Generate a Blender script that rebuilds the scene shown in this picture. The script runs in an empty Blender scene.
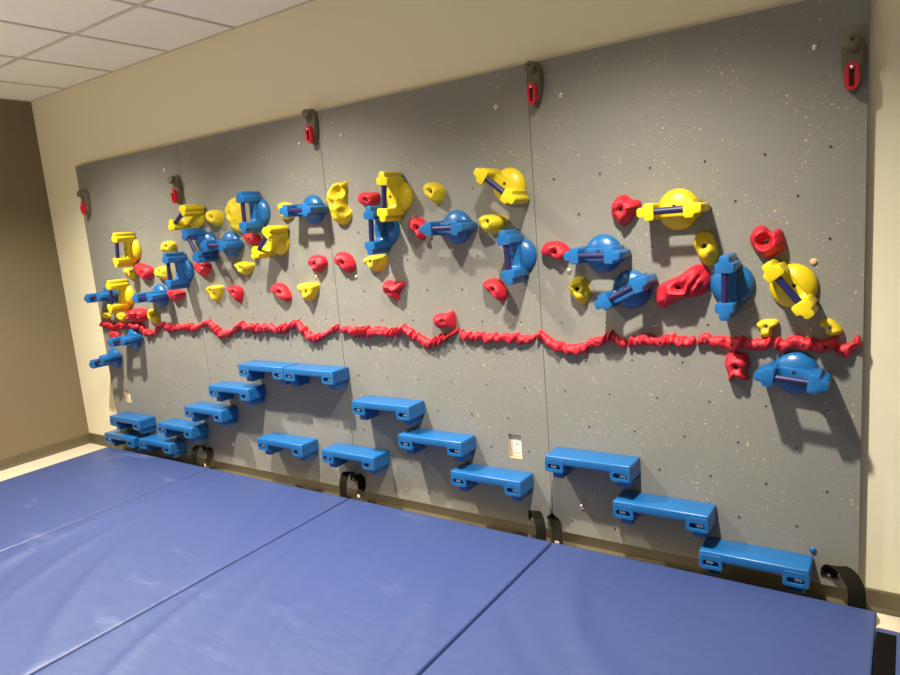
import bpy, bmesh, math, random
from mathutils import Vector, Matrix, Euler, noise
C = bpy.context.scene.collection
PI = math.pi

# ---------------------------------------------------------------- camera, light, exposure
F = 673.37
CAM = Vector((4.99992, -2.65974, 1.5157))
ROT = (1.40588, 0.08082, 0.59221)
cam = bpy.data.objects.new('camera', bpy.data.cameras.new('camera'))
cam.data.sensor_width = 36; cam.data.lens = F / 900 * 36
cam.data.clip_start = 0.02
cam.location = CAM; cam.rotation_euler = ROT
C.objects.link(cam); bpy.context.scene.camera = cam

vs = bpy.context.scene.view_settings
vs.view_transform = 'Standard'; vs.look = 'None'; vs.gamma = 1; vs.use_curve_mapping = False
vs.exposure = 0.30

w = bpy.data.worlds.new('world'); bpy.context.scene.world = w; w.use_nodes = True
w.node_tree.nodes['Background'].inputs[0].default_value = (1.0, 0.92, 0.72, 1)
w.node_tree.nodes['Background'].inputs[1].default_value = 0.11

ZC = 2.696
LIGHTS = [(0.75, -1.00, 285), (2.40, -0.98, 315), (4.10, -1.05, 290)]
for x, y, p in LIGHTS:                       # recessed downlights in the ceiling, one row along the wall
    ld = bpy.data.lights.new('downlight_or_fill', 'SPOT'); ld.energy = p
    ld.color = (1.0, 0.93, 0.77); ld.shadow_soft_size = 0.04
    ld.spot_size = math.radians(128); ld.spot_blend = 1.0
    lo = bpy.data.objects.new('downlight_or_fill', ld); lo.location = (x, y, ZC - 0.03); C.objects.link(lo)
for x, y, p in LIGHTS:                       # the brighter core of the same lamps' beams
    ld = bpy.data.lights.new('downlight_core', 'SPOT'); ld.energy = p * 0.66
    ld.color = (1.0, 0.93, 0.77); ld.shadow_soft_size = 0.04
    ld.spot_size = math.radians(96); ld.spot_blend = 1.0
    lo = bpy.data.objects.new('downlight_core', ld); lo.location = (x, y, ZC - 0.03); C.objects.link(lo)
for x, y, p in [(0.3, -3.5, 640), (2.3, -3.7, 520)]:     # unseen fill spots, added to brighten the mats and bounce light upward
    ld = bpy.data.lights.new('downlight_or_fill', 'SPOT'); ld.energy = p
    ld.color = (1.0, 0.93, 0.76); ld.shadow_soft_size = 0.07
    ld.spot_size = math.radians(84); ld.spot_blend = 0.5
    lo = bpy.data.objects.new('downlight_or_fill', ld); lo.location = (x, y, ZC - 0.03); C.objects.link(lo)

# ---------------------------------------------------------------- helpers
RM = Euler(ROT, 'XYZ').to_matrix()
def at(px, py, Y=0.0):
    d = RM @ Vector(((px - 450) / F, -(py - 337.5) / F, -1)); t = (Y - CAM.y) / d.y
    return CAM + d * t

def nodes(name):
    m = bpy.data.materials.new(name); m.use_nodes = True
    nt = m.node_tree; return m, nt, nt.nodes['Principled BSDF']
def mat(name, col, rough=0.5, metal=0.0, bump=0.0, bscale=200.0, var=0.0, vscale=6.0, coat=0.0):
    m, nt, b = nodes(name)
    b.inputs['Base Color'].default_value = (*col, 1); b.inputs['Roughness'].default_value = rough
    b.inputs['Metallic'].default_value = metal; b.inputs['Coat Weight'].default_value = coat
    tc = nt.nodes.new('ShaderNodeTexCoord')
    if var:
        n = nt.nodes.new('ShaderNodeTexNoise'); n.inputs['Scale'].default_value = vscale; n.inputs['Detail'].default_value = 4
        nt.links.new(tc.outputs['Object'], n.inputs['Vector'])
        mx = nt.nodes.new('ShaderNodeMix'); mx.data_type = 'RGBA'
        mx.inputs[6].default_value = (*[c * (1 - var) for c in col], 1); mx.inputs[7].default_value = (*[min(1, c * (1 + var)) for c in col], 1)
        nt.links.new(n.outputs['Fac'], mx.inputs[0]); nt.links.new(mx.outputs[2], b.inputs['Base Color'])
    if bump:
        n = nt.nodes.new('ShaderNodeTexNoise'); n.inputs['Scale'].default_value = bscale; n.inputs['Detail'].default_value = 3
        nt.links.new(tc.outputs['Object'], n.inputs['Vector'])
        bp = nt.nodes.new('ShaderNodeBump'); bp.inputs['Strength'].default_value = bump; bp.inputs['Distance'].default_value = 0.002
        nt.links.new(n.outputs['Fac'], bp.inputs['Height']); nt.links.new(bp.outputs['Normal'], b.inputs['Normal'])
    return m

M = {}
M['blue'] = mat('blue_plastic', (0.009, 0.108, 0.32), 0.32, bump=0.10, bscale=160, var=0.10)
M['yellow'] = mat('yellow_plastic', (0.64, 0.49, 0.006), 0.40, bump=0.10, bscale=160, var=0.06)
M['yellow_grit'] = mat('yellow_grit', (0.62, 0.47, 0.008), 0.62, bump=0.35, bscale=260, var=0.10)
M['red_grit'] = mat('red_grit', (0.50, 0.010, 0.026), 0.58, bump=0.35, bscale=260, var=0.10)
M['red'] = mat('red_plastic', (0.50, 0.008, 0.022), 0.40)
M['navy'] = mat('navy_bar', (0.010, 0.010, 0.075), 0.42)
M['dark'] = mat('dark_hole', (0.012, 0.011, 0.010), 0.8)
M['steel'] = mat('steel', (0.62, 0.58, 0.52), 0.32, metal=0.9)
M['hook'] = mat('hook_grey', (0.125, 0.11, 0.075), 0.6, bump=0.2, var=0.12, vscale=20)
M['wood'] = mat('cut_plywood', (0.60, 0.42, 0.22), 0.7, var=0.15, vscale=60)
M['ivory'] = mat('outlet_white', (0.80, 0.74, 0.64), 0.4)
M['wall'] = mat('wall_paint', (0.80, 0.74, 0.55), 0.75, bump=0.12, bscale=300)
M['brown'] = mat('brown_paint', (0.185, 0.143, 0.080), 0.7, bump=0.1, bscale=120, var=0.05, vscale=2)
M['base'] = mat('baseboard_rubber', (0.115, 0.093, 0.053), 0.5, var=0.08)  # rubber colour, darkened to include the shade under panels and steps
M['web'] = mat('black_webbing', (0.010, 0.0088, 0.0065), 0.9, bump=0.3, bscale=400)
M['web'].node_tree.nodes['Principled BSDF'].inputs['Specular IOR Level'].default_value = 0.06
M['velcro'] = mat('black_velcro', (0.006, 0.005, 0.0045), 0.95, bump=0.6, bscale=500)
M['velcro'].node_tree.nodes['Principled BSDF'].inputs['Specular IOR Level'].default_value = 0.03
M['tag'] = mat('strap_tag', (0.75, 0.55, 0.50), 0.6)
M['floor'] = mat('floor_vinyl', (0.62, 0.55, 0.42), 0.45, var=0.05, vscale=3)
M['grid'] = mat('ceiling_grid_paint', (0.60, 0.55, 0.45), 0.5)
M['tile'] = mat('ceiling_tile', (0.90, 0.86, 0.79), 0.9, bump=0.4, bscale=90, var=0.05, vscale=40)

def panel_mat():
    m, nt, b = nodes('grey_speckled_panel'); L = nt.links.new
    b.inputs['Roughness'].default_value = 0.62
    tc = nt.nodes.new('ShaderNodeTexCoord')
    n = nt.nodes.new('ShaderNodeTexNoise'); n.inputs['Scale'].default_value = 2.5; n.inputs['Detail'].default_value = 5
    L(tc.outputs['Object'], n.inputs['Vector'])
    base = nt.nodes.new('ShaderNodeMix'); base.data_type = 'RGBA'
    base.inputs[6].default_value = (0.200, 0.197, 0.180, 1); base.inputs[7].default_value = (0.228, 0.224, 0.205, 1)
    L(n.outputs['Fac'], base.inputs[0]); col = base.outputs[2]
    for sc, thr, lo, c in [(52, 0.21, 0.73, (0.52, 0.44, 0.20, 1)), (105, 0.24, 0.66, (0.48, 0.41, 0.22, 1)), (180, 0.25, 0.65, (0.36, 0.33, 0.25, 1))]:
        v = nt.nodes.new('ShaderNodeTexVoronoi'); v.inputs['Scale'].default_value = sc; L(tc.outputs['Object'], v.inputs['Vector'])
        sep = nt.nodes.new('ShaderNodeSeparateColor'); L(v.outputs['Color'], sep.inputs[0])
        # only a few cells hold a fleck, each of its own size; fewer where the large noise is low
        n2 = nt.nodes.new('ShaderNodeTexNoise'); n2.inputs['Scale'].default_value = 5.0; n2.inputs['Detail'].default_value = 2; L(tc.outputs['Object'], n2.inputs['Vector'])
        a = nt.nodes.new('ShaderNodeMath'); a.operation = 'MULTIPLY_ADD'; a.inputs[1].default_value = 0.9; a.inputs[2].default_value = -0.45; L(n2.outputs['Fac'], a.inputs[0])
        s = nt.nodes.new('ShaderNodeMath'); s.operation = 'ADD'; L(sep.outputs[0], s.inputs[0]); L(a.outputs[0], s.inputs[1])
        r = nt.nodes.new('ShaderNodeMath'); r.operation = 'SUBTRACT'; L(s.outputs[0], r.inputs[0]); r.inputs[1].default_value = lo
        r2 = nt.nodes.new('ShaderNodeMath'); r2.operation = 'MULTIPLY'; L(r.outputs[0], r2.inputs[0]); r2.inputs[1].default_value = thr * 3.2
        r3 = nt.nodes.new('ShaderNodeMath'); r3.operation = 'MINIMUM'; L(r2.outputs[0], r3.inputs[0]); r3.inputs[1].default_value = thr
        lt = nt.nodes.new('ShaderNodeMath'); lt.operation = 'LESS_THAN'; L(v.outputs['Distance'], lt.inputs[0]); L(r3.outputs[0], lt.inputs[1])
        mx = nt.nodes.new('ShaderNodeMix'); mx.data_type = 'RGBA'; mx.inputs[7].default_value = c
        L(lt.outputs[0], mx.inputs[0]); L(col, mx.inputs[6]); col = mx.outputs[2]
    L(col, b.inputs['Base Color'])
    nb = nt.nodes.new('ShaderNodeTexNoise'); nb.inputs['Scale'].default_value = 350; L(tc.outputs['Object'], nb.inputs['Vector'])
    bp = nt.nodes.new('ShaderNodeBump'); bp.inputs['Strength'].default_value = 0.25; bp.inputs['Distance'].default_value = 0.001
    L(nb.outputs['Fac'], bp.inputs['Height']); L(bp.outputs['Normal'], b.inputs['Normal'])
    return m
M['panel'] = panel_mat()

def vinyl_mat():
    m, nt, b = nodes('blue_mat_vinyl'); L = nt.links.new
    b.inputs['Roughness'].default_value = 0.47
    tc = nt.nodes.new('ShaderNodeNewGeometry')
    n = nt.nodes.new('ShaderNodeTexNoise'); n.inputs['Scale'].default_value = 2.3; n.inputs['Detail'].default_value = 6; n.inputs['Roughness'].default_value = 0.62
    mp = nt.nodes.new('ShaderNodeMapping'); mp.inputs['Scale'].default_value = (1.0, 2.2, 1.0); mp.inputs['Rotation'].default_value = (0, 0, 0.5)
    L(tc.outputs['Position'], mp.inputs[0]); L(mp.outputs[0], n.inputs['Vector'])
    cr = nt.nodes.new('ShaderNodeValToRGB'); e = cr.color_ramp.elements
    e[0].position = 0.60; e[0].color = (0, 0, 0, 1); e[1].position = 0.80; e[1].color = (1, 1, 1, 1)
    L(n.outputs['Fac'], cr.inputs[0])
    mx = nt.nodes.new('ShaderNodeMix'); mx.data_type = 'RGBA'
    mx.inputs[6].default_value = (0.030, 0.050, 0.160, 1); mx.inputs[7].default_value = (0.105, 0.13, 0.25, 1)
    mu = nt.nodes.new('ShaderNodeMath'); mu.operation = 'MULTIPLY'; L(cr.outputs[0], mu.inputs[0])
    sx = nt.nodes.new('ShaderNodeSeparateXYZ'); L(tc.outputs['Position'], sx.inputs[0])      # the right-hand mats are cleaner
    mr = nt.nodes.new('ShaderNodeMapRange'); mr.inputs[1].default_value = 2.6; mr.inputs[2].default_value = 3.7; mr.inputs[3].default_value = 0.8; mr.inputs[4].default_value = 0.0
    L(sx.outputs[0], mr.inputs[0]); L(mr.outputs[0], mu.inputs[1])
    L(mu.outputs[0], mx.inputs[0]); L(mx.outputs[2], b.inputs['Base Color'])
    nb = nt.nodes.new('ShaderNodeTexNoise'); nb.inputs['Scale'].default_value = 7; nb.inputs['Detail'].default_value = 3; L(mp.outputs[0], nb.inputs['Vector'])
    bp = nt.nodes.new('ShaderNodeBump'); bp.inputs['Strength'].default_value = 0.25; bp.inputs['Distance'].default_value = 0.012
    L(nb.outputs['Fac'], bp.inputs['Height']); L(bp.outputs['Normal'], b.inputs['Normal'])
    return m
M['vinyl'] = vinyl_mat()

def obj(name, bm, mats, parent=None, smooth=True, sharp=0.7):
    me = bpy.data.meshes.new(name)
    bmesh.ops.recalc_face_normals(bm, faces=bm.faces)
    for f in bm.faces: f.smooth = smooth
    if smooth:
        for e in bm.edges:
            if len(e.link_faces) == 2 and e.calc_face_angle(0) > sharp: e.smooth = False
    bm.to_mesh(me); bm.free()
    for m in (mats if isinstance(mats, (list, tuple)) else [mats]): me.materials.append(m)
    o = bpy.data.objects.new(name, me); C.objects.link(o)
    if parent: o.parent = parent
    return o
def thing(name, label, cat, loc=(0, 0, 0), rot=None, group=None):
    o = bpy.data.objects.new(name, None); o.empty_display_size = 0.05; C.objects.link(o)
    if rot is None: o.location = loc
    else:
        o.matrix_world = Matrix.Translation(loc) @ rot.to_4x4()
    tag(o, label, cat, group); return o
def tag(o, label, cat, group=None):
    o['label'] = label; o['category'] = cat
    if group: o['group'] = group
def struct(name, bm, m, **k):
    o = obj(name, bm, m, **k); o['kind'] = 'structure'; return o
def box(bm, x0, x1, y0, y1, z0, z1, bev=0.0, seg=2, mi=0):
    vs_ = [bm.verts.new((x, y, z)) for x in (x0, x1) for y in (y0, y1) for z in (z0, z1)]
    fs = [bm.faces.new([vs_[i] for i in q]) for q in ((0, 1, 3, 2), (4, 6, 7, 5), (0, 4, 5, 1), (2, 3, 7, 6), (0, 2, 6, 4), (1, 5, 7, 3))]
    for f in fs: f.material_index = mi
    if bev:
        es = list({e for f in fs for e in f.edges})
        bmesh.ops.bevel(bm, geom=es, offset=bev, segments=seg, affect='EDGES', profile=0.5, clamp_overlap=True)
def prism(bm, poly, a0, a1, f, bev=0.0, seg=2):
    """poly of 2D points, extruded from a0 to a1; f(u, v, a) -> 3D"""
    A = [bm.verts.new(f(u, v, a0)) for u, v in poly]; B = [bm.verts.new(f(u, v, a1)) for u, v in poly]
    n = len(poly); fs = [bm.faces.new(A), bm.faces.new(B[::-1])]
    for i in range(n): fs.append(bm.faces.new((A[i], A[(i + 1) % n], B[(i + 1) % n], B[i])))
    bmesh.ops.recalc_face_normals(bm, faces=fs)
    if bev:
        es = [e for e in {e for q in fs for e in q.edges} if e.calc_face_angle(0) > 0.45]
        bmesh.ops.bevel(bm, geom=es, offset=bev, segments=seg, affect='EDGES', profile=0.5, clamp_overlap=True)
def tube(bm, pts, r, n=12, cap=True):
    rings = []
    for i, p in enumerate(pts):
        a = Vector(pts[max(i - 1, 0)]); b = Vector(pts[min(i + 1, len(pts) - 1)]); d = (b - a).normalized()
        u = d.orthogonal().normalized(); v = d.cross(u)
        rr = r[i] if isinstance(r, (list, tuple)) else r
        rings.append([bm.verts.new(Vector(p) + rr * (math.cos(2 * PI * k / n) * u + math.sin(2 * PI * k / n) * v)) for k in range(n)])
    for A, B in zip(rings, rings[1:]):
        for k in range(n): bm.faces.new((A[k], A[(k + 1) % n], B[(k + 1) % n], B[k]))
    if cap: bm.faces.new(rings[0][::-1]); bm.faces.new(rings[-1])
def lathe(bm, prof, n=40, mi=0):
    """profile (r, z) about local z"""
    rings = []
    for r, z in prof:
        if r < 1e-6: rings.append([bm.verts.new((0, 0, z))])
        else: rings.append([bm.verts.new((r * math.cos(2 * PI * k / n), r * math.sin(2 * PI * k / n), z)) for k in range(n)])
    for A, B in zip(rings, rings[1:]):
        for k in range(n):
            a, b = A[k % len(A)], A[(k + 1) % len(A)]; c, d = B[(k + 1) % len(B)], B[k % len(B)]
            q = [a, b, c, d]; q = [x for i, x in enumerate(q) if x not in q[:i]]
            if len(q) >= 3: bm.faces.new(q).material_index = mi
def catmull(pts, n, closed=True):
    out = []; m = len(pts); segs = m if closed else m - 1
    for i in range(segs):
        g = lambda j: Vector(pts[j % m]) if closed else Vector(pts[min(max(j, 0), m - 1)])
        p0, p1, p2, p3 = g(i - 1), g(i), g(i + 1), g(i + 2)
        for k in range(n):
            t = k / n
            out.append(0.5 * ((2 * p1) + (-p0 + p2) * t + (2 * p0 - 5 * p1 + 4 * p2 - p3) * t * t + (-p0 + 3 * p1 - 3 * p2 + p3) * t ** 3))
    if not closed: out.append(Vector(pts[-1]))
    return out
# wall frame: local x along the wall, local y up, local z out of the wall
def wall_rot(a=0.0): return Matrix(((math.cos(a), -math.sin(a), 0), (0, 0, -1), (math.sin(a), math.cos(a), 0)))

# ---------------------------------------------------------------- the setting
W = 1.219; ZB = 0.0787; H = 2.0739; TW = 0.03; XL = -0.526
XR, YF = 7.6, -5.2
bm = bmesh.new(); box(bm, XL - .1, XR, YF, TW + .1, -0.10, 0.0); struct('floor', bm, M['floor'], smooth=False)
bm = bmesh.new(); box(bm, XL - .1, XR, TW, TW + .1, 0.0, ZC + 0.1); struct('wall_back', bm, M['wall'], smooth=False)
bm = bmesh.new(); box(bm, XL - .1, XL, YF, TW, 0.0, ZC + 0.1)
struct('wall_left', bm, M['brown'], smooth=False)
bm = bmesh.new(); box(bm, XL, XR, YF, TW, ZC, ZC + 0.1); ce = struct('ceiling', bm, M['tile'], smooth=False)
bm = bmesh.new()
U0, TS, YM = -0.003, 0.6205, 0.578
for i in range(0, 13):
    x = U0 + TS * i; box(bm, x - .009, x + .009, YF, TW, ZC - .006, ZC)
for j in range(0, 6):
    y = TW - YM - 1.25 * j; box(bm, XL, XR, y - .010, y + .010, ZC - .0061, ZC)
box(bm, XL, XR, TW - .009, TW, ZC - .0062, ZC); box(bm, XL, XL + .009, YF, TW - .009, ZC - .0062, ZC)
gr = obj('grid_bars', bm, M['grid'], ce, smooth=False)
BBH = 0.086
def bboard(pts):
    bm = bmesh.new(); prism(bm, [(0, 0), (.011, 0), (.011, .008), (.006, .02), (.006, BBH - .006), (.003, BBH), (0, BBH)], *pts); return bm
struct('baseboard_back', bboard((XL + .012, XR, lambda u, v, a: (a, TW - u, v))), M['base'], smooth=False)
struct('baseboard_left', bboard((YF, TW - .0001, lambda u, v, a: (XL + u, a, v))), M['base'], smooth=False)

# ---------------------------------------------------------------- wall panels
RA = [.095 + .2037 * k for k in range(6)]; RB = [.2 + .2037 * k for k in range(5)]
OUT = [(0.172, 0.236, 0.410, 0.503), (3.446, 3.515, 0.406, 0.522)]
SCREWS = [(561, 95), (815, 47), (813.7, 261.8), (569, 271), (813, 550), (316, 277), (356, 277), (582, 507), (341, 136), (496, 107), (299, 144), (164, 170), (233, 444)]
PLAB = ['leftmost tall grey speckled climbing panel, beside the cream wall strip by the brown wall',
        'second grey speckled climbing panel from the left, with the double blue step',
        'third grey speckled climbing panel from the left, with an outlet opening low at right',
        'rightmost grey speckled climbing panel, widest in view, carrying the large red hold']
for k in range(4):
    x0 = k * W + .0015; x1 = (k + 1) * W - .0015
    holes = [o for o in OUT if x0 < o[0] < x1]
    xs = sorted({x0, x1} | {v for o in holes for v in o[:2]}); zs = sorted({ZB, ZB + H} | {v for o in holes for v in o[2:]})
    bm = bmesh.new()
    V = {(i, j, d): bm.verts.new((x - x0, y, z - ZB)) for i, x in enumerate(xs) for j, z in enumerate(zs) for d, y in enumerate((0, 0.0285))}
    solid = lambda i, j: 0 <= i < len(xs) - 1 and 0 <= j < len(zs) - 1 and not any(abs(xs[i] - o[0]) < 1e-6 and abs(zs[j] - o[2]) < 1e-6 for o in holes)
    for i in range(len(xs) - 1):
        for j in range(len(zs) - 1):
            if not solid(i, j): continue
            for d in (0, 1): bm.faces.new([V[a, b, d] for a, b in ((i, j), (i + 1, j), (i + 1, j + 1), (i, j + 1))])
            for (di, dj, e) in ((-1, 0, ((i, j), (i, j + 1))), (1, 0, ((i + 1, j), (i + 1, j + 1))), (0, -1, ((i, j), (i + 1, j))), (0, 1, ((i, j + 1), (i + 1, j + 1)))):
                if not solid(i + di, j + dj):
                    inner = 0 <= i + di < len(xs) - 1 and 0 <= j + dj < len(zs) - 1
                    f = bm.faces.new([V[(*e[0], 0)], V[(*e[1], 0)], V[(*e[1], 1)], V[(*e[0], 1)]])
                    f.material_index = 1 if inner else 0
    bmesh.ops.recalc_face_normals(bm, faces=bm.faces)
    for r in range(11):                       # threaded holes for bolting holds on: dark bore, thin bright rim
        z = .1412 + .1531 * r
        for x in (RA if r % 2 == 0 else RB):
            if any(o[0] - .02 < x0 + x < o[1] + .02 and o[2] - .02 < z < o[3] + .02 for o in holes): continue
            for rad, y, mi in ((.0058, -.0004, 3), (.0044, -.0007, 2)):
                f = bm.faces.new([bm.verts.new((x + rad * math.cos(a * PI / 5), y, z - ZB - (.0022 if mi == 3 else 0) + rad * math.sin(a * PI / 5))) for a in range(10)])
                f.material_index = mi
    p = obj('climbing_board', bm, [M['panel'], M['wood'], M['dark'], M['steel']], smooth=False)
    p.location = (x0, 0, ZB); tag(p, PLAB[k], 'climbing wall panel', 'grey climbing wall panels')
    for s in SCREWS:
        q = at(*s)
        if x0 < q.x < x1:
            bm = bmesh.new(); lathe(bm, [(.0125, 0), (.0115, .003), (.008, .0065), (.004, .0075), (0, .0072)], 20)
            sc = obj('screw', bm, M['blue'] if s == (813, 550) else M['wood'] if s == (813.7, 261.8) else M['steel'], p); sc.matrix_local = Matrix.Translation((q.x - x0, 0, q.z - ZB)) @ wall_rot().to_4x4()

for (x0, x1, z0, z1), lab in zip(OUT, ('white power outlet in the small opening at the far left above the blue steps', 'white power outlet in the opening above the lowest step of the third panel')):
    cx, cz = (x0 + x1) / 2, (z0 + z1) / 2; hw, hh = (x1 - x0) / 2 - .002, (z1 - z0) / 2 - .002
    t = thing('power_outlet', lab, 'outlet', (cx, TW, cz), wall_rot(), 'outlets seen through panel openings')
    bm = bmesh.new(); box(bm, -hw, hw, -hh, hh, 0.0, .014, .002); obj('cover_plate', bm, M['ivory'], t)
    for s in (-1, 1):
        bm = bmesh.new(); prism(bm, [(.017 * math.cos(a * PI / 8) * 1.0, s * .021 + max(-.014, min(.014, .017 * math.sin(a * PI / 8)))) for a in range(16)], .0138, .0160, lambda u, v, a: (u, v, a))
        so = obj('socket', bm, M['ivory'], t)
        bm = bmesh.new()
        for dx in (-.006, .006): box(bm, dx - .0012, dx + .0012, s * .021 - .002, s * .021 + .007, .0159, .0163)
        box(bm, -.002, .002, s * .021 - .010, s * .021 - .006, .0159, .0163)
        obj('slots', bm, M['dark'], so)

# ---------------------------------------------------------------- bracket handles
def make_bracket():
    bm = bmesh.new(); f_y = lambda u, v, a: (u, a, v)          # profile in x,z pushed along y
    n = 6
    arc = [(-.056, .105)] + [(-.034 - .022 * math.cos(PI / 2 * i / n), .094 - .022 * math.sin(PI / 2 * i / n)) for i in range(n + 1)] + [(.034 + .022 * math.sin(PI / 2 * i / n), .094 - .022 * math.cos(PI / 2 * i / n)) for i in range(n + 1)] + [(.056, .105)]
    poly = [(-.096, .004), (-.096, .110)] + arc + [(.096, .110), (.096, .004)]
    prism(bm, poly, -.026, .026, f_y, .005)
    for s in (-1, 1):
        sec = [(.055, -.025), (.060, -.033), (.090, -.034), (.0945, -.021), (.099, -.0185), (.113, -.0185), (.121, -.011), (.121, .011), (.113, .0185), (.099, .0185), (.0945, .021), (.090, .034), (.060, .033), (.055, .025)]
        sec = [(s * u, v) for u, v in sec]
        prism(bm, sec, .012, .160, lambda u, v, a: (u, v, a), .0032)
    return bm
def make_handle(col, label, loc, ang, protos={}):
    t = thing('grab_handle', label, 'climbing handle', loc, wall_rot(ang) @ Matrix.Diagonal((.965, .965, .895)), col + ' bar handles')
    if col not in protos:
        bm = bmesh.new(); lathe(bm, [(0.0, 0.0), (.080, 0.0), (.0815, .006)] + [(.081 * math.cos(a), .006 + .047 * math.sin(a)) for a in [PI / 2 * i / 10 for i in range(1, 10)]] + [(0, .053)], 48)
        d = obj('dome', bm, M[col], t)
        b = obj('bracket', make_bracket(), M[col], t, sharp=0.6)
        bm = bmesh.new(); prism(bm, [(.0132 * math.cos(2 * PI * i / 24) * (0.93 if i % 12 == 3 else 1), .0132 * math.sin(2 * PI * i / 24) * (0.93 if i % 12 == 3 else 1)) for i in range(24)], -.058, .058, lambda u, v, a: (a, u, .141 + v))
        r = obj('bar', bm, M['navy'], t)
        bm = bmesh.new(); lathe(bm, [(0, .071), (.0072, .071), (.0072, .0725), (0, .0726)], 16); [setattr(v.co, 'y', v.co.y + .013) for v in bm.verts]; h = obj('bolt', bm, M['dark'], t)
        protos[col] = [d, b, r, h]
    else:
        for q in protos[col]:
            c = q.copy(); c.parent = t; C.objects.link(c)
    return t
HANDLES = [
 ('yellow', (119, 242.4), (120, 258), 'yellow upright bracket handle, upper of the two at the far left edge of the wall'),
 ('yellow', (113, 288), (114, 303), 'yellow upright bracket handle at the far left, standing just above the red line'),
 ('blue', (96, 298), (102, 297), 'blue level handle at the far left edge, half hidden behind a yellow upright handle'),
 ('blue', (141, 298), (148, 297.6), 'blue level handle just above the red line, right of the lower far-left yellow handle'),
 ('blue', (115, 340), (122, 339), 'small-looking blue handle right under the red line at the far left'),
 ('blue', (96, 363), (101.6, 360.4), 'lowest blue handle at the far left, sloping, above the left outlet opening'),
 ('blue', (170, 262), (172.4, 281), 'blue upright handle on the left, under the leaning blue handle and above a red hold'),
 ('yellow', (176.4, 223.6), (182, 216), 'yellow tilted handle right below the red hook of the first seam'),
 ('blue', (190, 238), (198, 254), 'blue leaning handle directly beneath the yellow tilted handle near the first seam'),
 ('blue', (211, 245.5), (219, 245.5), 'blue level handle whose left arm meets the leaning blue handle'),
 ('blue', (245, 203), (247, 221), 'blue upright handle in front of the left long yellow hold'),
 ('yellow', (260.7, 249), (266.6, 238.4), 'yellow tilted handle below the blue upright handle, next to a small red hold'),
 ('blue', (288.4, 209.7), (302.4, 208.9), 'blue level handle left of the second seam, with a yellow hold behind its left arm'),
 ('yellow', (385.5, 183.8), (386, 207.8), 'yellow upright handle just above a blue upright handle, right of the second seam'),
 ('blue', (372.3, 218.4), (373.2, 242.4), 'blue upright handle tucked under the yellow upright one'),
 ('blue', (433.5, 228.2), (450.5, 227.3), 'blue level handle in the middle of the wall, a red hold at its left tip'),
 ('yellow', (488, 179.3), (504.9, 192.7), 'yellow tilted handle at the top of the third panel, left of the third seam'),
 ('blue', (504, 247), (507, 269), 'blue upright handle beside the third seam, above a red hold'),
 ('yellow', (654, 211.6), (683.6, 209), 'yellow level handle, highest handle on the rightmost panel'),
 ('blue', (578.4, 256), (604, 255.6), 'blue level handle on the rightmost panel with a red hold at its left tip'),
 ('blue', (609, 299), (632, 287), 'blue sloping handle left of the large folded red hold'),
 ('blue', (726, 272), (726, 304), 'blue upright handle right of the large folded red hold'),
 ('yellow', (777.8, 277.8), (798.9, 302.2), 'yellow tilted handle nearest the right edge, below the red dish-shaped hold'),
 ('blue', (774.7, 376.8), (807.5, 381.8), 'blue level handle at lower right, the only large handle below the red line there'),
]
NUDGE = {0: (-2.2, 0), 1: (-2.2, 1.5), 2: (-4.4, 0), 4: (0, 2), 6: (-2.2, 0), 7: (0, -2), 8: (-1.5, 0), 10: (-2.4, .5), 11: (-.8, -1), 12: (1.6, 1), 13: (-1.6, 1), 14: (-1.5, 0), 15: (.7, .5),
         16: (-.7, 0), 17: (1.8, -.5), 18: (.6, 0), 19: (1.3, 0), 20: (.8, 0), 21: (-1, 0), 23: (0, 1)}
for hi, (col, a, b, lab) in enumerate(HANDLES):
    nx_, ny_ = NUDGE.get(hi, (0, 0)); a = (a[0] + nx_, a[1] + ny_); b = (b[0] + nx_, b[1] + ny_)
    A, B = at(*a, -.126), at(*b, -.126); mid = (A + B) / 2; d = B - A
    ang = math.atan2(d.z, d.x)
    if ang < -1.3: ang += PI
    make_handle(col, lab, (mid.x, 0, mid.z), ang)

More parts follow.
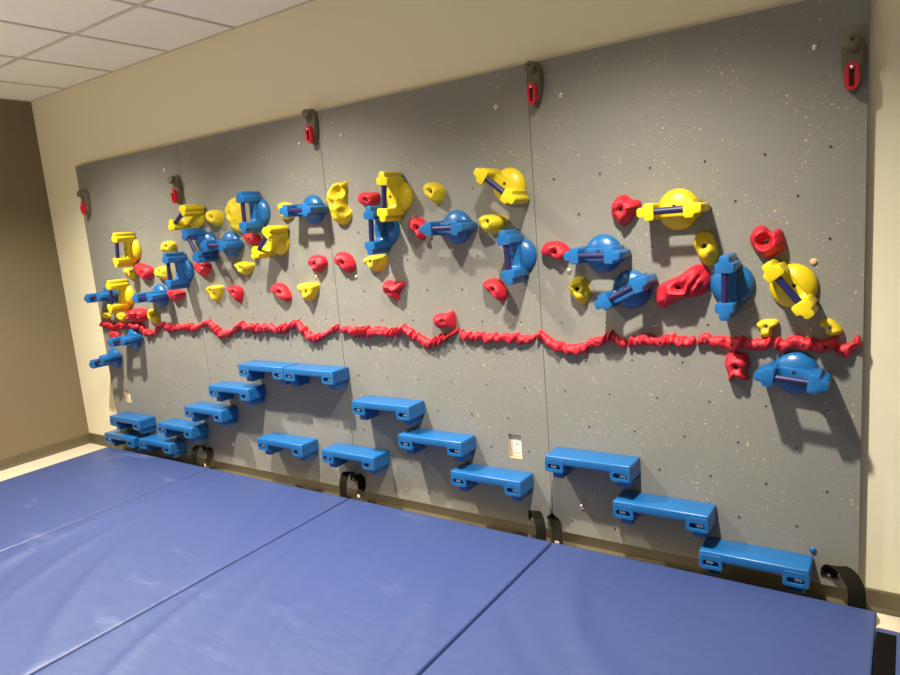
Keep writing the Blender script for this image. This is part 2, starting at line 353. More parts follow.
# ---------------------------------------------------------------- bolted holds
def make_hold(col, label, org, sc, outline, bolt, h=.045, dips=(), metal=False, rec=.26, folds=(), seed=0, bolt_on=True):
    h *= 1.28
    P = [at(org[0] + u / sc, org[1] + v / sc, -h * .14) for u, v in outline]
    cx = sum(p.x for p in P) / len(P); cz = sum(p.z for p in P) / len(P)
    pts = [Vector((p.x - cx, p.z - cz, 0)) for p in P]
    b = at(org[0] + bolt[0] / sc, org[1] + bolt[1] / sc, -h * .8); bp = Vector((b.x - cx, b.z - cz, 0))
    ring = catmull(pts, max(4, 56 // len(pts)))
    R = max(p.length for p in pts)
    t = thing('climbing_hold', label, 'climbing hold', (cx, 0, cz), wall_rot(), ('red' if col == 'red_grit' else 'yellow') + ' climbing holds')
    bm = bmesh.new(); NR = 18; rings = []
    cen = bp
    br = min(.0085, R * .2)
    rnd = random.Random(seed * 7 + len(label)); nz = Vector((rnd.random() * 50, rnd.random() * 50, 0))
    dp = []
    for (u, v, rad, dep) in dips:
        q = at(org[0] + u / sc, org[1] + v / sc, -h * .6); dp.append((Vector((q.x - cx, q.z - cz, 0)), rad, dep))
    def hgt(p, tt):
        z = h * (1 - (1 - tt) ** 2.6) ** 0.55
        z *= 1 + .28 * noise.noise(p * 22 + nz) + .05 * noise.noise(p * 60 + nz)
        d = (p - bp).length
        z -= h * rec * math.exp(-(d / (br * 1.9)) ** 2)
        for c, rad, dep in dp: z -= dep * math.exp(-((p - c).length / rad) ** 6)
        for f0 in folds:
            d = .93 * p.x - .36 * p.y - 4.0 * p.y * p.y - f0 * R
            k = 1 / (1 + math.exp(-d / .0012)); z -= h * (.26 * k * math.exp(-max(d, 0) / .030) - .10 * (1 - k) * math.exp(min(d, 0) / .012)) * min(1, tt * 4)
        return max(z, .003)
    for i in range(NR):
        tt = (i / (NR - 1)); f = 1 - (1 - tt) ** 1.25
        rr = []
        for p in ring:
            e = cen + (p - cen).normalized() * br if (p - cen).length > br else cen
            q = p.lerp(e, f)
            if i == 0: rr.append(bm.verts.new((q.x, q.y, 0)))
            else: rr.append(bm.verts.new((q.x, q.y, hgt(q, tt))))
        rings.append(rr)
    # a steep rounded lip at the wall
    n = len(ring)
    for A, B in zip(rings, rings[1:]):
        for k in range(n): bm.faces.new((A[k], A[(k + 1) % n], B[(k + 1) % n], B[k]))
    bm.faces.new(rings[0][::-1])
    zc = min(v.co.z for v in rings[-1])
    last = [bm.verts.new((v.co.x, v.co.y, max(.002, zc - .004))) for v in rings[-1]]
    for k in range(n): bm.faces.new((rings[-1][k], rings[-1][(k + 1) % n], last[(k + 1) % n], last[k]))
    bm.faces.new(last)
    obj('body', bm, M[col], t, sharp=1.2)
    if bolt_on:
        z = max(.002, zc - .004)
        bm = bmesh.new(); lathe(bm, [(br * .98, 0), (br * .98, .0012), (br * .62, .0016), (br * .5, .0004), (0, .0003)] if metal else [(br * .98, 0), (br * .98, .001), (0, .0011)], 18)
        o = obj('bolt', bm, M['steel'] if metal else M['dark'], t); o.location = (bp.x, bp.y, z)
        if metal:
            bm = bmesh.new(); lathe(bm, [(br * .5, .0008), (0, .0009)], 6); s = obj('hex_socket', bm, M['dark'], o)
Z8 = ((680, 200), 4.5); Z7 = ((530, 170), 5); ZL = ((700, 340), 5.625); Z6 = ((440, 150), 5.625); Z5 = ((330, 150), 5.625)
Z4 = ((220, 170), 6.43); Z3 = ((160, 160), 6.43); Z1 = ((60, 150), 5); Z2 = ((80, 270), 5); ZM = ((250, 245), 5.625); ZR = ((470, 220), 7.5); ZX = ((600, 200), 3); ZS = ((380, 300), 5.625)
ZW = ((160, 260), 4.5)
HOLDS = [
 ('yellow_grit', 'T-shaped yellow hold with a bright bolt, between two handles on the red line', Z8, [(343, 560), (370, 540), (430, 537), (447, 555), (415, 580), (412, 618), (365, 615), (362, 590)], (385, 572), dict(h=.03, metal=True)),
 ('yellow_grit', 'small yellow hold with a bright bolt above the right tip of the red line', Z8, [(625, 560), (645, 535), (690, 540), (735, 585), (720, 605), (680, 612), (660, 605), (650, 575)], (672, 578), dict(h=.03, metal=True)),
 ('red_grit', 'red dish-shaped hold with a hollow centre, nearest the right edge', Z8, [(315, 160), (345, 120), (380, 118), (410, 140), (445, 130), (465, 150), (478, 205), (450, 235), (400, 262), (360, 250), (320, 205)], (380, 192), dict(h=.055, metal=True, dips=[(380, 185, .026, .030)])),
 ('yellow_grit', 'yellow drop-shaped hold below the right arm of the highest right-hand yellow handle', Z8, [(62, 190), (75, 155), (105, 142), (140, 150), (160, 190), (172, 235), (155, 290), (125, 298), (100, 275), (75, 235)], (108, 207), dict(h=.05)),
 ('red_grit', 'round red hold touching the left arm of the highest yellow handle', Z7, [(410, 190), (430, 140), (470, 122), (505, 145), (545, 152), (553, 180), (525, 195), (510, 245), (465, 283), (440, 255), (412, 235)], (453, 198), dict(h=.055)),
 ('red_grit', 'red hold right of the third seam, at the left tip of a blue level handle', Z7, [(58, 400), (80, 362), (140, 356), (180, 375), (205, 410), (185, 452), (140, 448), (100, 430), (65, 425)], (120, 413), dict(h=.05)),
 ('yellow_grit', 'yellow oval hold below the blue level handle, right of the third seam', Z7, [(200, 580), (215, 540), (250, 533), (280, 545), (300, 600), (290, 650), (260, 675), (235, 650), (210, 620)], (235, 595), dict(h=.045)),
 ('red_grit', 'largest red hold, wide with folded ridges, between two blue handles', ZX, [(168, 300), (178, 255), (238, 226), (280, 196), (310, 198), (330, 230), (325, 270), (290, 290), (240, 297), (190, 325), (172, 318)], (230, 264), dict(h=.075, folds=(.30, .52))),
 ('red_grit', 'red two-footed hold just below the red line, left of the lower blue handle', ZL, [(138, 120), (150, 80), (200, 68), (260, 85), (278, 130), (262, 180), (270, 228), (235, 220), (200, 206), (165, 235), (160, 195), (145, 150)], (200, 157), dict(h=.05)),
 ('yellow_grit', 'yellow rounded hold under the tilted yellow handle of the third panel', Z6, [(228, 400), (245, 368), (310, 362), (365, 375), (375, 405), (345, 455), (300, 473), (255, 450)], (268, 402), dict(h=.06)),
 ('red_grit', 'red slanted hold under the blue upright handle by the third seam', ZR, [(97, 485), (130, 445), (190, 440), (245, 475), (275, 550), (265, 600), (235, 608), (190, 570), (150, 530)], (172, 522), dict(h=.05)),
 ('yellow_grit', 'lone yellow egg-shaped hold right of the yellow upright handle', Z5, [(533, 220), (545, 190), (580, 180), (625, 200), (643, 235), (625, 295), (600, 305), (560, 270)], (565, 235), dict(h=.055)),
 ('red_grit', 'red hold at the left tip of the blue level handle in the middle', Z5, [(447, 410), (465, 380), (505, 382), (545, 410), (555, 440), (535, 460), (538, 495), (515, 508), (495, 470), (465, 440)], (485, 438), dict(h=.045)),
 ('red_grit', 'red hold left of the yellow upright handle, just above a blue arm', Z5, [(162, 265), (175, 240), (215, 238), (270, 242), (275, 275), (262, 305), (215, 312), (180, 300)], (205, 282), dict(h=.045)),
 ('yellow_grit', 'yellow hold under the blue upright handle right of the second seam', Z5, [(202, 625), (230, 595), (310, 592), (318, 620), (300, 665), (270, 685), (240, 668)], (222, 628), dict(h=.05)),
 ('yellow_grit', 'long yellow hold with an oval pocket, right of the second seam', Z4, [(700, 160), (735, 85), (775, 85), (803, 70), (814, 105), (812, 215), (845, 280), (800, 355), (745, 322), (720, 220)], (722, 213), dict(h=.055, rec=.2, dips=[(752, 138, .030, .055), (795, 262, .020, .03)])),
 ('red_grit', 'red knobbly hold just right of the second seam', Z4, [(738, 565), (760, 530), (800, 528), (845, 555), (872, 625), (830, 665), (790, 620), (750, 590)], (785, 598), dict(h=.045)),
 ('red_grit', 'red knobbly hold just left of the second seam, below the blue level handle', Z4, [(577, 595), (590, 555), (625, 547), (670, 558), (688, 600), (670, 635), (635, 663), (610, 630)], (605, 605), dict(h=.045)),
 ('yellow_grit', 'yellow hold behind the left arm of the blue level handle by the second seam', Z4, [(375, 230), (395, 208), (440, 210), (475, 240), (475, 295), (420, 318), (395, 295)], (420, 270), dict(h=.035, bolt_on=False)),
 ('yellow_grit', 'long yellow hold behind the bar of the blue upright handle', Z4, [(50, 260), (70, 195), (100, 172), (140, 190), (165, 300), (160, 400), (115, 400), (82, 345), (60, 300)], (66, 285), dict(h=.05, rec=.2, dips=[(105, 205, .026, .03)])),
 ('red_grit', 'small red hold between the blue upright handle and a yellow tilted handle', Z4, [(155, 430), (165, 405), (235, 408), (262, 455), (240, 483), (205, 485), (180, 465)], (190, 448), dict(h=.035)),
 ('yellow_grit', 'yellow wedge hold lower left of the yellow tilted handle', Z4, [(108, 600), (130, 590), (215, 600), (205, 650), (180, 675), (150, 660), (120, 630)], (128, 625), dict(h=.045)),
 ('yellow_grit', 'yellow rounded hold right of the yellow tilted handle at the first seam', Z3, [(308, 355), (325, 322), (380, 325), (403, 360), (395, 415), (370, 430), (330, 390)], (330, 366), dict(h=.05)),
 ('red_grit', 'red hold under the leaning blue handle, right of the first seam', Z1, [(672, 575), (690, 555), (740, 560), (752, 590), (725, 635), (690, 610)], (715, 580), dict(h=.045)),
 ('yellow_grit', 'small yellow hold above the left blue upright handle', Z1, [(515, 480), (530, 455), (570, 460), (580, 490), (570, 512), (525, 512)], (530, 482), dict(h=.045)),
 ('red_grit', 'red hold under the upper yellow handle of the far left', Z1, [(380, 590), (390, 565), (430, 575), (460, 590), (465, 630), (440, 652), (405, 625)], (415, 612), dict(h=.045)),
 ('yellow_grit', 'yellow hold left of the blue upright handle near the first seam', Z1, [(480, 605), (495, 585), (545, 582), (556, 640), (525, 650), (490, 630)], (495, 605), dict(h=.045)),
 ('yellow_grit', 'yellow sliver of a hold just under the foot of the topmost far-left handle', Z1, [(315, 600), (340, 590), (375, 605), (372, 645), (345, 632)], (350, 612), dict(h=.03)),
 ('yellow_grit', 'tiny yellow hold nearest the left edge, right above the red line', Z2, [(105, 215), (125, 208), (150, 225), (148, 245), (120, 235)], (128, 225), dict(h=.03)),
 ('yellow_grit', 'tiny yellow hold under the lower far-left yellow handle, left of the big red lump', Z2, [(183, 220), (205, 212), (228, 230), (225, 258), (195, 245)], (205, 232), dict(h=.03)),
 ('red_grit', 'big ridged red hold sitting on the red line at the far left', Z2, [(240, 205), (270, 195), (320, 195), (335, 235), (322, 255), (292, 262), (252, 248), (242, 225)], (285, 230), dict(h=.06, folds=(-.3, .1, .45), bolt_on=False)),
 ('yellow_grit', 'yellow drop hold right of the big ridged red hold at the far left', Z2, [(340, 210), (355, 195), (390, 235), (388, 270), (360, 260), (345, 235)], (362, 225), dict(h=.03)),
 ('red_grit', 'red hold peeking above the blue handle under the red line, far left', Z2, [(145, 325), (160, 303), (190, 308), (200, 335), (170, 345)], (172, 325), dict(h=.03, bolt_on=False)),
 ('red_grit', 'red hold directly below the left blue upright handle', Z2, [(445, 105), (465, 92), (520, 108), (515, 135), (480, 157), (455, 135)], (470, 118), dict(h=.045)),
 ('yellow_grit', 'yellow wedge hold left of a small red hold, low on the second panel', Z2, [(640, 100), (650, 80), (712, 78), (712, 110), (690, 160), (665, 140)], (655, 98), dict(h=.04)),
 ('red_grit', 'red hold between two yellow wedges, low on the second panel', Z2, [(740, 90), (765, 78), (800, 85), (815, 110), (805, 165), (780, 140), (765, 115)], (765, 108), dict(h=.045)),
 ('red_grit', 'red hold left of the lowest yellow wedge near the second seam', ZM, [(123, 245), (140, 215), (185, 218), (215, 250), (232, 300), (210, 315), (180, 290), (150, 272)], (163, 266), dict(h=.045)),
 ('yellow_grit', 'yellow wedge hold pointing down, left of the second seam above the red line', ZM, [(278, 235), (285, 217), (378, 214), (380, 260), (348, 316), (315, 285)], (311, 266), dict(h=.05)),
 ('red_grit', 'red two-horned hold below a yellow hold, right of the second seam', ZM, [(752, 230), (775, 197), (820, 208), (862, 205), (868, 232), (840, 260), (835, 308), (800, 285), (762, 265)], (785, 264), dict(h=.05)),
 ('red_grit', 'red hold standing on the red line in the middle of the third panel', ZS, [(303, 110), (315, 80), (380, 72), (405, 60), (420, 85), (422, 155), (385, 150), (340, 160), (315, 135)], (353, 119), dict(h=.05, metal=True)),
]
for i, (c, lab, (org, sc), ol, bo, kw) in enumerate(HOLDS): make_hold(c, lab, org, sc, ol, bo, seed=i + 1, **kw)

# ---------------------------------------------------------------- the red line of bolted strips
def z5(org, s, pts): return [(org[0] + u / s, org[1] + v / s) for u, v in pts]
RAILS = [
 (z5((90, 310), 5.625, [(68, 80), (110, 88), (160, 88), (200, 90), (250, 88), (288, 98)]), 'red bumpy strip at the far left end of the red line'),
 (z5((90, 310), 5.625, [(290, 102), (315, 122), (340, 135), (370, 122), (400, 85), (415, 80)]), 'red dipping strip, first dip of the red line from the left'),
 (z5((90, 310), 5.625, [(430, 98), (470, 104), (510, 98), (550, 96), (590, 103), (620, 92)]), 'red level strip left of the first seam'),
 (z5((90, 310), 5.625, [(628, 85), (665, 75), (700, 102), (735, 132), (760, 140), (800, 122), (835, 92), (862, 88)]), 'red dipping strip crossing the first seam'),
 (z5((240, 310), 5.625, [(15, 92), (60, 103), (110, 105), (160, 102), (210, 108), (275, 102)]), 'red level strip above the double blue step'),
 (z5((240, 310), 5.625, [(278, 92), (325, 80), (360, 118), (400, 155), (425, 160), (470, 145), (520, 110), (552, 102)]), 'red dipping strip just left of the second seam'),
 (z5((240, 310), 5.625, [(568, 112), (610, 118), (670, 125), (720, 122), (780, 122), (830, 130), (878, 128)]), 'red level strip starting at the second seam'),
 (z5((380, 300), 5.625, [(98, 180), (150, 170), (185, 198), (240, 225), (280, 245), (320, 230), (370, 215), (410, 188), (438, 178)]), 'red dipping strip under the red hold of the third panel'),
 (z5((380, 300), 5.625, [(448, 182), (490, 208), (550, 205), (620, 215), (700, 212), (760, 215), (820, 225), (878, 208)]), 'red level strip ending left of the third seam'),
 (z5((520, 320), 5, [(85, 78), (115, 82), (150, 115), (200, 138), (260, 150), (310, 150), (360, 112), (410, 105), (455, 82), (490, 110), (532, 125)]), 'red curved strip starting at the third seam, shaded by a handle'),
 (z5((520, 320), 5, [(540, 112), (580, 105), (640, 98), (700, 108), (760, 98), (820, 115), (878, 105)]), 'red level strip below the large folded red hold'),
 (z5((690, 320), 5, [(35, 112), (80, 98), (140, 112), (200, 116), (280, 120), (345, 122), (412, 108)]), 'red level strip below the blue upright handle on the right'),
 (z5((690, 320), 5, [(418, 122), (460, 126), (530, 102), (590, 125), (650, 128), (700, 125), (742, 128)]), 'red lumpy strip directly above the lower right blue handle'),
 (z5((690, 320), 5, [(728, 155), (770, 152), (810, 138), (835, 112), (860, 128)]), 'short red strip at the far right end of the red line'),
]
def lump(s, ph, soft):
    """half heights and depth of a strip at length s: a row of uneven lumps, saw-toothed above and below"""
    def tri(x): x = x - math.floor(x); return (x / .65 if x < .65 else (1 - x) / .35)
    N = lambda f, o: noise.noise(Vector((s * f, ph + o, 0)))
    q = s / (.072 if soft else .054) + 1.3 * N(11, 3) + ph
    am = (.70 + .7 * N(11, 7)) * (.72 if soft else 1)
    up = (.017 if soft else .014) + .0210 * am * tri(q) + .006 * N(60, 1)
    dn = (.017 if soft else .014) + .0210 * am * tri(q + .45) + .006 * N(60, 11)
    out = .022 + .028 * am * tri(q + .15) + .008 * N(55, 21)
    return up, dn, max(.012, out)
for i, (pl, lab) in enumerate(RAILS):
    rnd = random.Random(40 + i)
    P = [at(u, v, -.012) for u, v in pl]; O = P[len(P) // 2]
    pts = catmull([(p.x - O.x, p.z - O.z, 0) for p in P], 12, closed=False)
    # even re-sampling
    L = [0]
    for a, b in zip(pts, pts[1:]): L.append(L[-1] + (b - a).length)
    n = max(24, int(L[-1] / .0035)); sm = []
    j = 0
    for k in range(n + 1):
        s = L[-1] * k / n
        while j < len(L) - 2 and L[j + 1] < s: j += 1
        f = (s - L[j]) / max(1e-9, L[j + 1] - L[j]); sm.append(pts[j].lerp(pts[j + 1], min(1, max(0, f))))
    t = thing('hold_strip', lab, 'climbing hold strip', (O.x, 0, O.z), wall_rot(), 'strips of the red line')
    bm = bmesh.new(); rings = []; nv = 12
    ph = rnd.random() * 30
    for k, p in enumerate(sm):
        s = L[-1] * k / n
        end = min(1, min(s, L[-1] - s) / .014); end = math.sqrt(max(.02, 1 - (1 - end) ** 2))
        up, dn, out = (q * end for q in lump(s, ph, i >= 9))
        rr = []
        for q in range(nv + 1):
            a = PI * q / nv; c = math.cos(a)
            v = (up if c > 0 else dn) * c; z = out * math.sin(a) ** .7 if 0 < q < nv else 0
            z *= 1 + .25 * noise.noise(Vector((s * 48 + v * 30, v * 55, ph)))
            rr.append(bm.verts.new((p.x + v * (.10 if i >= 9 else .45) + .003 * noise.noise(Vector((s * 60, v * 60, ph))), p.y + v, z)))
        rings.append(rr)
    for A, B in zip(rings, rings[1:]):
        for q in range(nv): bm.faces.new((A[q], A[q + 1], B[q + 1], B[q]))
        bm.faces.new((A[nv], A[0], B[0], B[nv]))
    bm.faces.new(rings[0]); bm.faces.new(rings[-1][::-1])
    obj('body', bm, M['red_grit'], t, sharp=1.3)
    nb = 3 if L[-1] > .2 else 2
    for q in range(nb):
        k = int(n * (q + .5) / nb)
        p = sm[k]; z = lump(L[-1] * k / n, ph, i >= 9)[2] + .001
        bm = bmesh.new(); lathe(bm, [(.006, -.012), (.006, .0), (.0045, .0008), (0, .0006)], 14)
        o = obj('bolt', bm, M['dark'], t); o.location = (p.x, p.y - .003, z * .98)

# ---------------------------------------------------------------- blue steps
D = .13
def make_step():
    t = bpy.data.objects.new('foot_step', None); C.objects.link(t)
    # local: x along the wall, y up (0 = tread top), z out of the wall
    bm = bmesh.new(); hw = .1925
    box(bm, -hw, hw, -.038, 0, 0, D, .007, 3)
    for s in (-1, 1):
        a, b = sorted((s * hw, s * (hw - .088)))
        sx0, sx1 = a + .014, b - .014; sy0, sy1 = -.060, -.038
        # lug with a slot-shaped recess in its front face
        N = 48; fr = []
        def stad(hx, hy, k):
            th = 2 * PI * k / N; c, q = math.cos(th), math.sin(th); r = hy
            return (max(hx - r, 0) * (1 if c > 0 else -1) + r * c, r * q)
        cx, cy = (sx0 + sx1) / 2, (sy0 + sy1) / 2
        def rr(k):                       # rounded rectangle of the lug's front
            th = 2 * PI * k / N; c, q = math.cos(th), math.sin(th)
            X, Y = (b - a) / 2, .031
            m = ((abs(c) / X) ** 9 + (abs(q) / Y) ** 9) ** (1 / 9); u, v = c / m, q / m
            return (u, v)
        o0 = [bm.verts.new((((a + b) / 2) + rr(k)[0], -.044 + rr(k)[1], 0)) for k in range(N)]
        o1 = [bm.verts.new((((a + b) / 2) + rr(k)[0], -.044 + rr(k)[1], D - .003)) for k in range(N)]
        o2 = [bm.verts.new((((a + b) / 2) + rr(k)[0] * .94, -.044 + rr(k)[1] * .92, D + .0006)) for k in range(N)]
        i1 = [bm.verts.new((cx + stad((sx1 - sx0) / 2, .0125, k)[0], cy + stad((sx1 - sx0) / 2, .0125, k)[1], D + .0006)) for k in range(N)]
        i2 = [bm.verts.new((cx + stad((sx1 - sx0) / 2, .0125, k)[0], cy + stad((sx1 - sx0) / 2, .0125, k)[1], D - .022)) for k in range(N)]
        bm.faces.new(o0)
        for A, B in ((o0, o1), (o1, o2), (o2, i1), (i1, i2)):
            for k in range(N): bm.faces.new((A[k], A[(k + 1) % N], B[(k + 1) % N], B[k]))
        bm.faces.new(i2)
    obj('tread', bm, M['blue'], t, sharp=0.6)
    for s in (-1, 1):
        a, b = sorted((s * (hw - .020), s * (hw - .070)))
        bm = bmesh.new(); box(bm, a, b, -.112, -.050, .0, .098, .005, 2)
        obj('leg', bm, M['blue'], t, sharp=0.6)
        bm = bmesh.new(); c = s * (hw - .044) + .008 * s
        for dx in (-.006, .007):
            for v in range(1):
                lm = bmesh.new(); lathe(lm, [(.0, D - .022), (.0088, D - .022), (.0088, D - .010), (.005, D - .007), (0, D - .008)], 12)
                for vv in lm.verts: vv.co.x += c + dx; vv.co.y -= .049
                me = bpy.data.meshes.new('tmp'); lm.to_mesh(me); lm.free(); bm.from_mesh(me); bpy.data.meshes.remove(me)
        obj('bolt_pair', bm, M['steel'], t)
    return t
STEPS = [((110.4, 415.4), (137, 422), 'blue step, upper of the pair stacked at the far left end'),
 ((102.6, 433), (134, 439), 'lowest blue step at the far left end, directly under another step'),
 ((138.6, 438.6), (169, 445), 'second blue step from the left along the bottom row, touching the mat edge'),
 ((158.4, 423), (189, 429), 'blue step one higher than the bottom row, left of a black strap'),
 ((184.4, 406), (220, 412.4), 'third rung of the left blue staircase, at the first seam'),
 ((207, 385.6), (249, 390), 'blue step right below the left end of the double top step'),
 ((237.4, 364.6), (282.4, 368), 'left one of the two joined blue steps at the top of the stair'),
 ((282.4, 368), (332.4, 372.6), 'right one of the two joined blue steps at the top of the stair'),
 ((257, 439), (301, 445), 'lone blue step low on the second panel, below the double top step'),
 ((321, 451), (373.5, 457), 'low blue step over a black strap at the second seam'),
 ((352, 402), (407.7, 406.4), 'top blue step of the descending stair on the third panel'),
 ((399.4, 435.5), (459, 442.3), 'middle blue step of the descending stair on the third panel'),
 ((452, 472.4), (517.8, 481.5), 'bottom blue step of the third panel, below the white outlet'),
 ((544, 456.4), (630, 466.7), 'top blue step of the right-hand panel, right of the third seam'),
 ((612.4, 501), (708.3, 517.5), 'middle blue step of the right-hand panel'),
 ((698.3, 551.3), (809.6, 571), 'nearest blue step, lowest on the right-hand panel by the corner strap')]
proto = None
SNAP = [.152 * k for k in range(8)]
for a, b, lab in STEPS:
    A, B = at(*a, -D), at(*b, -D); m = (A + B) / 2
    if proto is None:
        proto = make_step(); o = proto
    else:
        o = proto.copy(); C.objects.link(o)
        for ch in list(proto.children):
            c = ch.copy(); c.parent = o; C.objects.link(c)
    o.matrix_world = Matrix.Translation((m.x, 0, m.z + .003)) @ wall_rot().to_4x4()
    tag(o, lab, 'climbing step', 'blue foot steps')

# ---------------------------------------------------------------- red-latched hooks near the top
def oval(hx, z0, z1, n=10):
    """capsule outline, from (0,z0) up to (0,z1), half width hx"""
    return [(hx * math.cos(PI * i / n), z1 - hx + hx * math.sin(PI * i / n)) for i in range(n + 1)] + [(-hx * math.cos(PI * i / n), z0 + hx - hx * math.sin(PI * i / n)) for i in range(n + 1)]
def make_hook():
    t = bpy.data.objects.new('mat_hook', None); C.objects.link(t)
    bm = bmesh.new()
    # tapering plate: wide rounded top, narrow foot
    lay = [(1.0, 0), (1.0, .012), (.93, .026), (.80, .033)]
    base = []
    for i in range(36):
        a = 2 * PI * i / 36; v = math.sin(a); hw = .045 + .011 * v
        base.append((hw * math.cos(a), .122 * v + .026))
    rings = [[bm.verts.new((u * k, (v - .026) * (k * .5 + .5) + .026, z)) for u, v in base] for k, z in lay]
    for A, B in zip(rings, rings[1:]):
        for k in range(36): bm.faces.new((A[k], A[(k + 1) % 36], B[(k + 1) % 36], B[k]))
    bm.faces.new(rings[0][::-1]); bm.faces.new(rings[-1])
    obj('base_plate', bm, M['hook'], t)
    bm = bmesh.new(); c = Vector((0, .104, .0))
    tube(bm, [c + Vector((0, -.010, .020)), c + Vector((0, -.002, .035)), c + Vector((0, .004, .052)), c + Vector((0, .006, .064)), c + Vector((0, .007, .068))], [.034, .030, .031, .031, .025], 24)
    kn = obj('knob', bm, M['hook'], t)
    bm = bmesh.new(); tube(bm, [c + Vector((0, .012, .067)), c + Vector((0, .013, .0692))], .0065, 12); obj('knob_hole', bm, M['dark'], kn)
    # red latch: thick oval ring, hung a little away from the plate
    bm = bmesh.new(); O = oval(.0285, -.062, .052); I = oval(.0095, -.046, .036); n = len(O)
    lay = [(O, .034), (O, .056)]
    def vv(p, z): return bm.verts.new((p[0], p[1] - .022, z))
    A0 = [vv(p, .034) for p in O]; A1 = [vv(p, .053) for p in O]; A2 = [vv((p[0] * .88, p[1] * .96 - .0002), .058) for p in O]
    B0 = [vv(p, .034) for p in I]; B1 = [vv(p, .055) for p in I]; B2 = [vv((p[0] * 1.3, p[1] * 1.05), .058) for p in I]
    for X, Y in ((A0, A1), (A1, A2), (A2, B2), (B2, B1), (B1, B0), (B0, A0)):
        for k in range(n):
            q = [X[k], X[(k + 1) % n], Y[(k + 1) % n], Y[k]]
            bm.faces.new(q)
    bmesh.ops.remove_doubles(bm, verts=bm.verts, dist=.0003)
    obj('latch', bm, M['red'], t)
    bm = bmesh.new(); lathe(bm, [(.0095, .030), (.0095, .056), (.007, .061), (.003, .062), (0, .0605)], 16)
    for v in bm.verts: v.co.y += .008
    obj('bolt', bm, M['steel'], t)
    return t
hk = None
for (u, v), lab in zip([(82.5, 208), (173.5, 196), (308.5, 134), (531.5, 93), (852, 75)],
        ['grey hook with red latch at the left edge of the leftmost panel', 'grey hook with red latch at the first seam, above the yellow tilted handle',
         'grey hook with red latch at the top of the second seam', 'grey hook with red latch at the top of the third seam', 'grey hook with red latch in the upper right corner of the wall']):
    S_ = Matrix.Diagonal((.74, .76, .95, 1))
    p = at(u, v, -.05)
    if hk is None: o = hk = make_hook()
    else:
        o = hk.copy(); C.objects.link(o)
        for ch in list(hk.children):
            c = ch.copy(); c.parent = o; C.objects.link(c)
            for g in ch.children:
                d = g.copy(); d.parent = c; C.objects.link(d)
    o.matrix_world = Matrix.Translation((p.x, 0, p.z + .018)) @ wall_rot().to_4x4() @ S_
    tag(o, lab, 'hook', 'grey hooks with red latches')

# ---------------------------------------------------------------- floor mats
HM = 0.0937; YB = -0.134; MX0 = 0.0595; ML = 2.15
def make_mat(x0, wdt, y0, length, hgt, seed, creases):
    """local: origin at back left floor corner, x along wall, y towards the room is negative"""
    bm = bmesh.new(); nx, ny = 46, 84; g = {}
    rnd = random.Random(seed); off = Vector((seed * 13.7, 0, 0))
    def z(x, y):
        e = min(x, wdt - x, y, length - y)
        r = .012; zz = hgt
        if e < r: zz -= .008 * (1 - math.sqrt(max(0, 1 - (1 - e / r) ** 2)))
        k = min(1, e / .10)
        p = Vector((x * 1.6, y * 1.6, 0)) + off
        zz += k * .0045 * noise.noise(p) 
        for (cx, cy, ax, ay, wd, amp) in creases:
            dx, dy = x - cx, y - cy; l = math.hypot(ax, ay); ux, uy = ax / l, ay / l
            s = dx * ux + dy * uy; d = -dx * uy + dy * ux + .25 * s * s
            zz += min(1, e / .02) * 2.2 * amp * math.exp(-(d / wd) ** 2) * math.exp(-(s / l) ** 2 * 1.5)
        return zz
    gx = [0, .003, .007, .012] + [.012 + (wdt - .024) * i / nx for i in range(1, nx)] + [wdt - .012, wdt - .007, wdt - .003, wdt]
    gy = [0, .003, .007, .012] + [.012 + (length - .024) * i / ny for i in range(1, ny)] + [length - .012, length - .007, length - .003, length]
    for i, x in enumerate(gx):
        for j, y in enumerate(gy): g[i, j] = bm.verts.new((x, -y, z(x, y)))
    I, J = len(gx), len(gy)
    for i in range(I - 1):
        for j in range(J - 1): bm.faces.new((g[i, j], g[i + 1, j], g[i + 1, j + 1], g[i, j + 1]))
    per = [g[i, 0] for i in range(I)] + [g[I - 1, j] for j in range(1, J)] + [g[i, J - 1] for i in range(I - 2, -1, -1)] + [g[0, j] for j in range(J - 2, 0, -1)]
    low = [bm.verts.new((v.co.x, v.co.y, 0)) for v in per]
    for k in range(len(per)):
        bm.faces.new((per[k], per[(k + 1) % len(per)], low[(k + 1) % len(per)], low[k]))
    bm.faces.new(low)
    o = obj('floor_mat', bm, M['vinyl'], sharp=1.2); o.location = (x0, y0, 0)
    return o
G = 'blue floor mats under the climbing wall'
CR = [[(.8, .9, .5, .5, .03, .003), (1.0, 1.35, .5, .25, .03, .004)],
      [(.12, 1.15, .12, .9, .05, .006), (.35, 1.0, .2, .6, .03, .004), (.30, 1.35, .35, .4, .025, -.003), (.75, 1.2, .4, .5, .05, .005), (.9, .5, .3, .5, .06, .004)],
      [(.25, .75, .25, .8, .045, .008), (.14, 1.15, .15, .6, .03, .006), (.55, .95, .25, .5, .022, .005), (.5, 1.25, .3, .4, .03, -.004), (1.0, .62, .12, .30, .05, .006), (1.05, .95, .05, .25, .03, -.006)],
      [(.28, .42, .15, .35, .04, .004), (.6, .8, .5, .4, .06, .005), (.2, .7, .2, .2, .03, -.003)]]
ML_ = ['blue floor mat in the far left corner', 'second blue floor mat from the left, below the left staircase of steps',
       'third blue floor mat from the left, wrinkled, in the middle foreground', 'fourth blue floor mat, smooth, at the right below the nearest steps']
for k in range(4):
    o = make_mat(MX0 + k * W + .005, W - (.010 if k < 3 else .003), YB, ML, HM, k + 1, CR[k]); tag(o, ML_[k], 'floor mat', G)
o = make_mat(4.940, 1.19, -.225, ML, HM - .004, 9, []); tag(o, 'blue floor mat at the lower right corner with black strip, mostly out of frame', 'floor mat', G)
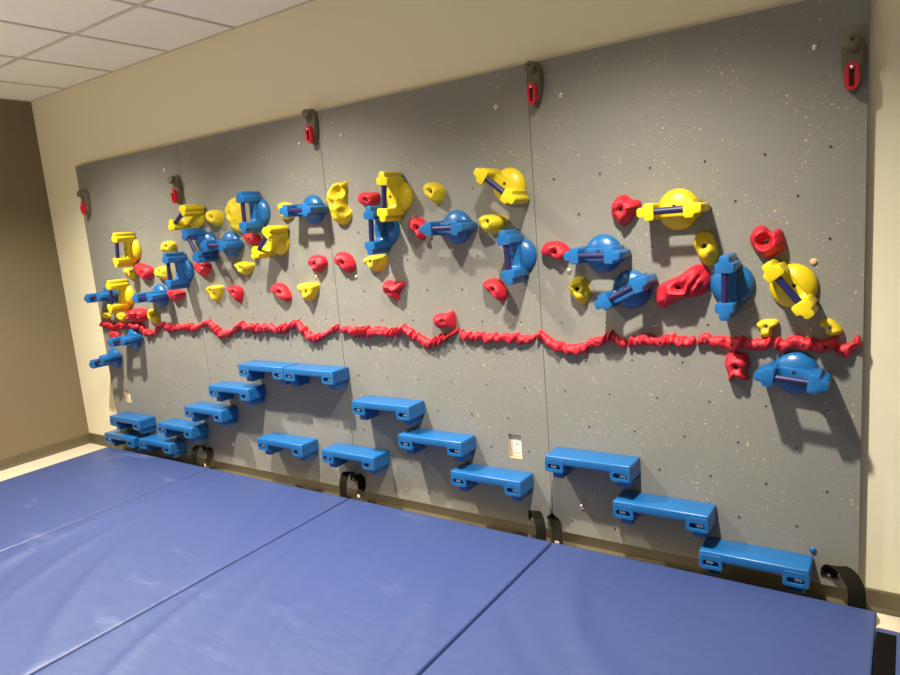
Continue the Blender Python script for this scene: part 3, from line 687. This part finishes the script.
bm = bmesh.new(); box(bm, .001, .056, -ML + .02, -.035, HM - .012, HM - .001, .002)
v = obj('hook_and_loop_strip', bm, M['velcro'], o); v['label'] = 'black hook-and-loop strip'

# ---------------------------------------------------------------- black webbing straps
def ribbon(bm, pts, wid, widths, th=.0022, n=8):
    P = catmull(pts, n, closed=False); D_ = catmull(widths, n, closed=False); rows = []
    for i, p in enumerate(P):
        a = P[max(i - 1, 0)]; b = P[min(i + 1, len(P) - 1)]; t = (b - a).normalized()
        d = D_[i]; d = (d - t * d.dot(t)).normalized(); nn = t.cross(d).normalized()
        rows.append([bm.verts.new(p + d * wid / 2 * s + nn * th / 2 * q) for s, q in ((-1, -1), (1, -1), (1, 1), (-1, 1))])
    for A, B in zip(rows, rows[1:]):
        for k in range(4): bm.faces.new((A[k], A[(k + 1) % 4], B[(k + 1) % 4], B[k]))
    bm.faces.new(rows[0][::-1]); bm.faces.new(rows[-1])
def strap(x, z, label, wid, both=True, k=1.0):
    t = thing('webbing_strap', label, 'strap', (x, 0, z), None, 'black straps tying the mats to the wall')
    bm = bmesh.new()
    ribbon(bm, [(0, -.004, -.014), (.004 * k, -.008, .016), (.026 * k, -.034, .050), (.062 * k, -.072, .052), (.090 * k, -.100, .018), (.096 * k, -.110, -.03), (.096 * k, -.114, -.085)], wid,
           [(1, 0, -.2), (1, 0, -.1), (.9, .2, 0), (.9, .4, 0), (1, .3, 0), (1, .2, 0), (1, .1, 0)])
    obj('loop', bm, M['web'], t, sharp=1.0)
    bm = bmesh.new(); lathe(bm, [(.0055, .0), (.0055, .0025), (.003, .004), (0, .004)], 12)
    b = obj('screw', bm, M['steel'], t); b.matrix_local = Matrix.Translation((0, -.0055, -.004)) @ wall_rot().to_4x4()
    if both:
        bm = bmesh.new(); tx = .095 if k == 1 else .045
        ribbon(bm, [(tx, -.004, .034), (tx + .023, -.014, .010), (tx + .045, -.038, -.018), (tx + .059, -.066, -.038), (tx + .067, -.096, -.058)], .046,
               [(.85, .5, .1), (.85, .5, .1), (.85, .5, .1), (.85, .5, .1), (.85, .5, .1)])
        q = obj('tail', bm, M['web'], t, sharp=1.0)
        bm = bmesh.new(); box(bm, tx + .065, tx + .085, -.104, -.1025, -.056, -.040); obj('sewn_tag', bm, M['tag'], q)
for (u, v), lab, bo in [((206, 451), 'black strap loop at the foot of the first seam, beside the left staircase', True), ((354, 478), 'black strap loop under the low blue step at the second seam', True),
                     ((533, 517), 'black strap loop at the foot of the third seam', True), ((829, 573), 'black strap loop at the lower right corner by the cream wall', False)]:
    p = at(u, v, 0); strap(p.x, p.z, lab, .046 if bo else .056, both=bo, k=.15 if u < 400 else 1.0)
